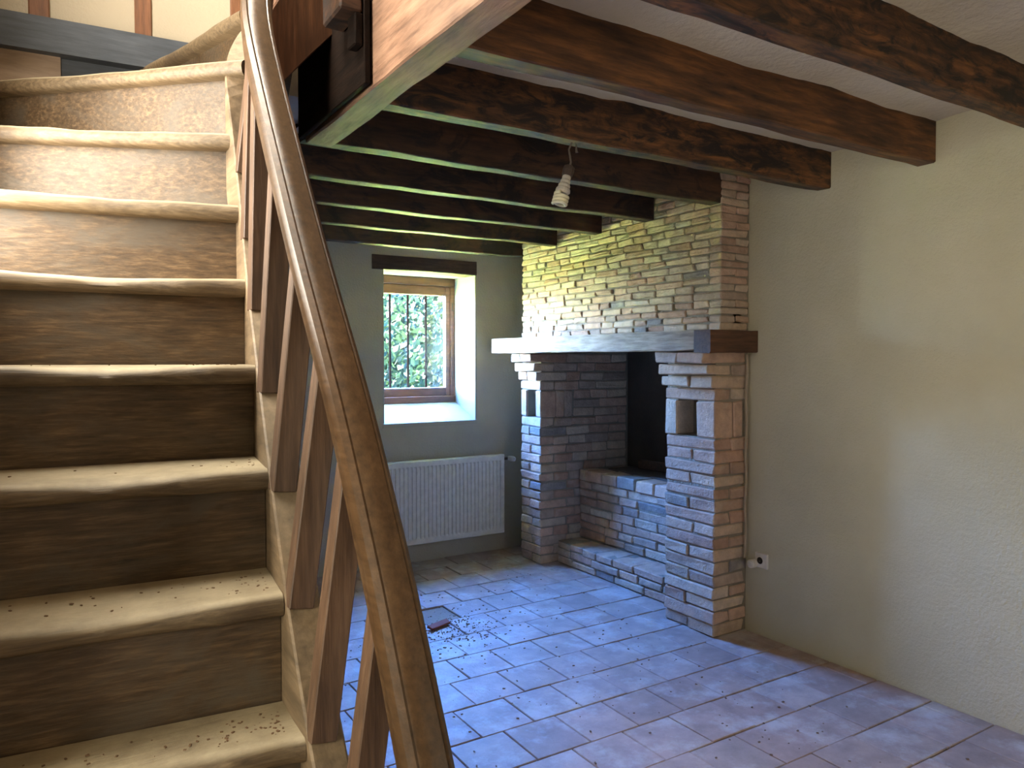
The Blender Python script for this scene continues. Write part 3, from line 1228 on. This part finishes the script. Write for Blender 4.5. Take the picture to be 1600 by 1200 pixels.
# things inside the firebox
t = MB().box(-0.045, 0.045, -0.012, 0.012, -0.17, 0.17, 0.004, 0.003)
Mx = Matrix.Rotation(0.16, 3, 'X') @ Matrix.Rotation(0.22, 3, 'Y') @ Matrix.Rotation(1.2, 3, 'Z')
cpos = Vector((3.60, 3.43, HZ + 0.185))
t.v = [tuple(cpos + Mx @ Vector(v)) for v in t.v]
tag(t.build('firewood_board', 'firewood'), 'rough orange board standing upright inside the firebox', 'board')
t = MB().box(-0.03, 0.03, -0.34, 0.34, -0.03, 0.03, 0.006, 0.005)
Mx = Matrix.Rotation(0.06, 3, 'Z')
cpos = Vector((3.69, 3.78, HZ + 0.045))
t.v = [tuple(cpos + Mx @ Vector(v)) for v in t.v]
tag(t.build('charred_plank', 'lintel_wood'), 'charred plank lying along the back of the hearth', 'plank')

# cable down the side of the fireplace
cy = FP_Y0 - 0.013
cab = [(3.165 + 0.004 * math.sin(i * 1.3), cy - 0.002, MZ0 - 0.02 - i * 0.06) for i in range(19)]
tag(MB().tube(cab, 0.006, 6).build('cable', 'cable'), 'thin beige cable running down the side of the brick pillar', 'cable')

# ------------------------------------------------------------------ window in the back wall
win = empty('window_1')
struct(win)
FY0, FY1 = 5.26, 5.32
fz0, fz1 = 1.12, 2.078
fr = MB()
fr.box(WX0, WX0 + 0.045, FY0, FY1 + 0.03, fz0, fz1, 0.004)
fr.box(WX1 - 0.05, WX1, FY0, FY1 + 0.03, fz0, fz1, 0.004)
fr.box(WX0, WX1, FY0 - 0.005, FY1 + 0.03, fz1 - 0.06, fz1, 0.004)
fr.box(WX0, WX1, FY0 - 0.01, FY1 + 0.03, fz0, fz0 + 0.05, 0.004)
fr.build('frame', 'window_wood', win)
sa = MB()
gx0, gx1, gz0, gz1 = 2.10, 2.685, 1.235, 1.945
sa.box(gx0 - 0.055, gx0, FY0 + 0.012, FY1, fz0 + 0.05, fz1 - 0.06, 0.005)
sa.box(gx1, gx1 + 0.055, FY0 + 0.012, FY1, fz0 + 0.05, fz1 - 0.06, 0.005)
sa.box(gx0, gx1, FY0 + 0.014, FY1, gz1, fz1 - 0.06, 0.005)
sa.box(gx0, gx1, FY0 + 0.014, FY1, fz0 + 0.05, gz0, 0.005)
sash = sa.build('sash', 'window_wood', win)
MB().box(gx0 - 0.005, gx1 + 0.005, FY0 + 0.035, FY0 + 0.039, gz0 - 0.005, gz1 + 0.005).build('pane', 'glass', win)
for hz in (1.86, 1.33):
    MB().tube([(gx1 + 0.052, FY0 + 0.004, hz - 0.03), (gx1 + 0.052, FY0 + 0.004, hz + 0.03)], 0.007, 8).build('hinge', 'iron', sash)
MB().box(gx0 - 0.04, gx0 - 0.02, FY0 - 0.004, FY0 + 0.012, 1.60, 1.68, 0.003).build('latch', 'iron', sash)
for px in (609.5, 637.5, 665.5):
    p = at_y(px, 540, 5.40)
    MB().tube([(p.x, 5.40, 1.0), (p.x, 5.40, 2.08)], 0.009, 8).build('bar', 'rust_iron', win)
MB().box(WX0 - 0.02, WX0 + 0.22, 5.392, 5.408, 1.035, 1.045).build('bar', 'rust_iron', win)
lt = rough_beam(1.945, 2.765, YB - 0.012, YB + 0.16, WZ1 - 0.004, 2.175, 21.3, 0.006, 'lintel', 'lintel_wood', 0.06)
lt.parent = win
lt['label'] = 'rough dark timber lintel'

# ------------------------------------------------------------------ radiator
rad = empty('radiator')
tag(rad, 'white ribbed panel radiator on the wall below the window', 'radiator')
rx0, rx1, rz0, rz1, ry = 1.93, 2.965, 0.14, 0.735, 4.845
mb = MB()
# ribbed front: profile along x
nrib = 31
top_m, bot_m, sid = 0.05, 0.05, 0.03
xs = [(rx0, 0.010), (rx0 + 0.006, 0.0), (rx0 + sid, 0.0)]
pitch = (rx1 - rx0 - 2 * sid) / nrib
for i in range(nrib):
    a = rx0 + sid + i * pitch
    xs += [(a + pitch * 0.18, 0.0), (a + pitch * 0.30, 0.009), (a + pitch * 0.70, 0.009), (a + pitch * 0.82, 0.0)]
xs += [(rx1 - sid, 0.0), (rx1 - 0.006, 0.0), (rx1, 0.010)]
zs = [(rz0, 0), (rz0 + 0.006, 0), (rz0 + bot_m - 0.012, 0), (rz0 + bot_m, 1), (rz1 - top_m, 1), (rz1 - top_m + 0.012, 0), (rz1 - 0.006, 0), (rz1, 0)]
vv, ff = [], []
for j, (zz, w) in enumerate(zs):
    for i, (xx, dd) in enumerate(xs):
        edge = 0.010 if j in (0, len(zs) - 1) else 0.0
        rimx = dd if (i < 3 or i >= len(xs) - 3) else dd * w
        vv.append((xx, ry + max(rimx, edge), zz))
nx = len(xs)
for j in range(len(zs) - 1):
    for i in range(nx - 1):
        ff.append((j * nx + i, j * nx + i + 1, (j + 1) * nx + i + 1, (j + 1) * nx + i))
mb.add(vv, ff)
mb.build('panel', 'white_enamel', rad)
MB().box(rx0, rx1, ry + 0.0095, ry + 0.055, rz0, rz1).build('body', 'white_enamel', rad)
MB().box(rx0 + 0.05, rx0 + 0.08, ry + 0.05, YB, 0.3, 0.6).build('bracket', 'white_enamel', rad)
MB().box(rx1 - 0.15, rx1 - 0.12, ry + 0.05, YB, 0.3, 0.6).build('bracket', 'white_enamel', rad)
vx = rx1 + 0.045
va = MB().tube([(rx1 - 0.005, ry + 0.03, 0.70), (vx + 0.02, ry + 0.03, 0.70)], 0.011, 10).build('valve', 'iron', rad)
MB().tube([(vx + 0.01, ry + 0.03, 0.70), (vx + 0.01, ry + 0.0, 0.70), (vx + 0.01, ry - 0.035, 0.70), (vx + 0.01, ry - 0.045, 0.70)],
          [0.018, 0.020, 0.020, 0.012], 14).build('knob', 'white_plastic', va)
MB().tube([(rx0 + 0.02, ry + 0.03, rz0 + 0.02), (rx0 + 0.02, ry + 0.03, 0.09), (rx0 + 0.16, YB - 0.012, 0.055), (rx0 + 0.02, YB - 0.012, 0.0)],
          0.009, 8).build('pipe', 'cable', rad)

# ------------------------------------------------------------------ socket and round cap on the right wall
so = empty('wall_socket')
tag(so, 'square cream power socket low on the plaster wall', 'socket')
p = at_x(1194, 878, XW)
MB().box(XW - 0.010, XW + 0.005, p.y - 0.04, p.y + 0.04, p.z - 0.04, p.z + 0.04, 0.004).build('plate', 'white_plastic', so)
cy_, n_ = p.y + 0.004, 20
ring = MB().tube([(XW - 0.0095, cy_, p.z), (XW - 0.013, cy_, p.z)], [0.023, 0.021], 20).build('rim', 'white_plastic', so)
MB().tube([(XW - 0.010, cy_, p.z), (XW - 0.0138, cy_, p.z)], 0.018, 20).build('recess', 'dark_hole', so)
MB().tube([(XW - 0.010, cy_, p.z - 0.004), (XW - 0.017, cy_, p.z - 0.004)], 0.004, 8).build('earth_pin', 'iron', so)
ca = empty('thermostat_knob')
tag(ca, 'round white knob on the wall foot next to the brick pillar', 'knob')
p = at_x(1177, 883, XW - 0.03)
MB().tube([(XW + 0.004, p.y, p.z), (XW - 0.035, p.y, p.z), (XW - 0.04, p.y, p.z)], [0.022, 0.024, 0.020], 20).build('cap', 'white_plastic', ca)
MB().tube([(XW - 0.039, p.y, p.z), (XW - 0.043, p.y, p.z)], [0.015, 0.013], 20).build('cap_disc', 'white_plastic', ca)

# ------------------------------------------------------------------ hanging bulb
bl = empty('hanging_bulb')
tag(bl, 'bare spiral energy-saving bulb hanging on twisted wire from a joist', 'light bulb')
bz = beam_z(2.264)
p = at_y(890, 250, 2.30)
bx, by = p.x, 2.30
u = 0.01
MB().tube([(bx + 0.010, by, bz + 0.004), (bx + 0.002, by - 0.003, bz - 0.012), (bx - 0.006, by, bz - 0.03), (bx + 0.0, by, bz - 0.055), (bx + 0.004, by, bz - 0.075),
           (bx - 0.002, by, bz - 0.095)], 0.004, 6).build('wire', 'wire', bl)
MB().tube([(bx + 0.018, by + 0.006, bz + 0.004), (bx + 0.032, by + 0.004, bz - 0.006), (bx + 0.030, by + 0.002, bz - 0.022), (bx + 0.031, by, bz - 0.036)],
          [0.003, 0.003, 0.004, 0.006], 6).build('wire', 'wire', bl)
ax = Vector((-0.32, 0.0, -1)).normalized()
s0 = Vector((bx - 0.002, by, bz - 0.09))


def along(d):
    return s0 + ax * d


MB().tube([along(0), along(0.005), along(0.02), along(0.038), along(0.042)], [0.012, 0.020, 0.022, 0.020, 0.015], 14).build('lampholder', 'iron', bl)
bs = [along(0.040 + 0.008 * i) for i in range(10)]
br_ = [0.014, 0.0165, 0.0155, 0.019, 0.018, 0.023, 0.022, 0.027, 0.028, 0.020]
MB().tube(bs, br_, 16).build('ballast', 'bulb_base', bl, smooth=False)
side = ax.orthogonal().normalized()
side2 = ax.cross(side)
sp = []
for i in range(80):
    a = i / 79 * math.pi * 2 * 3.2
    d_ = 0.115 + 0.042 * i / 79
    r_ = 0.024
    sp.append(along(d_) + side * (r_ * math.cos(a)) + side2 * (r_ * math.sin(a)))
MB().tube(sp, 0.0068, 8).build('spiral_tube', 'bulb_tube', bl, smooth=True)

# ------------------------------------------------------------------ debris
sh = MB()
p = at_z(690, 983, 0.0)
for i in range(2):
    M = Matrix.Rotation(0.3 + i * 0.5, 3, 'Z') @ Matrix.Rotation(0.25, 3, 'X')
    t = MB().box(-0.07 + i * 0.02, 0.07 - i * 0.02, -0.022, 0.022, -0.008, 0.008, 0.003, 0.004)
    t.v = [tuple(Vector((p.x - 0.02 - i * 0.19, p.y + 0.0 + i * 0.04, 0.014)) + M @ Vector(v)) for v in t.v]
    tag(t.build('tile_shard', 'shard'), ['long red tile shard lying beside the gap left by a missing floor tile',
                                         'short red tile shard lying on the floor behind the stair rail'][i], 'shard', 'broken tile shards')


def crumbs(name, n, area, zf, mat, smin, smax, parent=None):
    mb = MB()
    for _ in range(n):
        x, y = area()
        s = random.uniform(smin, smax)
        z = zf(x, y)
        M = Matrix.Rotation(random.uniform(0, 3.1), 3, 'Z')
        t = MB().box(-s, s, -s * 0.6, s * 0.6, 0, s * 0.7)
        mb.add([Vector((x, y, z)) + M @ Vector(v) for v in t.v], t.f)
    return mb.build(name, mat, parent)


def grit_spot():
    if random.random() < 0.45:
        return (1.84 + random.gauss(0, 0.15), 3.56 + random.gauss(0, 0.13))
    return (random.uniform(0.9, 2.84), random.uniform(0.9, 4.3))


g1 = crumbs('floor_grit', 800, grit_spot, lambda x, y: 0.0005, 'dead_leaf', 0.0015, 0.0055)
g1['kind'] = 'stuff'
tag(g1, 'dark crumbs and bits of dry leaf scattered over the floor tiles', 'debris')
def tread_spot():
    k = random.choice((4, 4, 5, 5, 6, 7))
    R, L = ends[k]
    R2, L2 = ends[k + 1]
    t = abs(random.gauss(0.02, 0.10)) if random.random() < 0.6 else random.uniform(0.03, 0.9)
    a = R.lerp(L, min(0.95, 0.03 + t))
    b = R2.lerp(L2, min(0.95, 0.03 + t))
    p = a.lerp(b, random.uniform(0.25, 0.95))
    tread_spot.z = RISE * k - 0.001
    return p.x, p.y


g3 = crumbs('grit', 170, tread_spot, lambda x, y: tread_spot.z, 'dead_leaf', 0.001, 0.003, stair)
g3['kind'] = 'stuff'

# ------------------------------------------------------------------ outside: ground, trees
gd = MB().box(-15, 20, 5.45, 30, -0.6, -0.35).build('ground', 'grass')
struct(gd)


def foliage(name, centers, n, size, mat, label, trunk):
    rnd = random.Random(hash(name) % 1000 + len(centers))
    root = empty(name)
    tag(root, label, 'tree')
    mb = MB()
    for i in range(n):
        c, rad_ = rnd.choice(centers)
        while True:
            q = Vector((rnd.uniform(-1, 1), rnd.uniform(-1, 1), rnd.uniform(-1, 1)))
            if q.length <= 1:
                break
        q = q.normalized() * (q.length ** 0.4)
        p = Vector(c) + Vector((q.x * rad_[0], q.y * rad_[1], q.z * rad_[2]))
        s = size * rnd.uniform(0.6, 1.4)
        a = Vector((rnd.gauss(0, 1), rnd.gauss(0, 1), rnd.gauss(0, 1))).normalized()
        b = a.orthogonal().normalized()
        c2 = a.cross(b)
        mb.add([p - b * s, p + c2 * s * 0.45, p + b * s, p - c2 * s * 0.45], [(0, 1, 2, 3)])
    o = mb.build('foliage', mat, root)
    tk = MB()
    tk.tube(*trunk, 9)
    tk.build('trunk', 'bark', root)
    return root


foliage('garden_tree', [((5.2, 13.0, 1.6), (0.9, 0.9, 1.3)), ((5.1, 13.1, 0.5), (0.85, 0.9, 0.8))], 2600, 0.10, 'leaf_green',
        'leafy green tree seen through the window beside its latch', ([(5.2, 13.1, -0.4), (5.22, 13.1, 1.5), (5.2, 13.1, 2.6)], [0.10, 0.08, 0.04]))
foliage('garden_tree', [((7.15, 13.2, 1.6), (0.8, 0.9, 1.3)), ((7.1, 13.2, 0.4), (0.8, 0.9, 0.8))], 2600, 0.10, 'leaf_yellow',
        'yellowish green tree seen through the window beside its hinges', ([(7.1, 13.2, -0.4), (7.05, 13.2, 1.5), (7.1, 13.2, 2.6)], [0.10, 0.08, 0.04]))
foliage('tree_row', [((6.5 + i * 1.7, 17.5, 1.5), (1.4, 1.1, 1.9)) for i in range(-4, 5)], 15000, 0.17, 'leaf_green',
        'dense row of trees closing the garden behind the nearer trees', ([(6.3, 17.6, -0.4), (6.3, 17.6, 3)], [0.14, 0.08]))
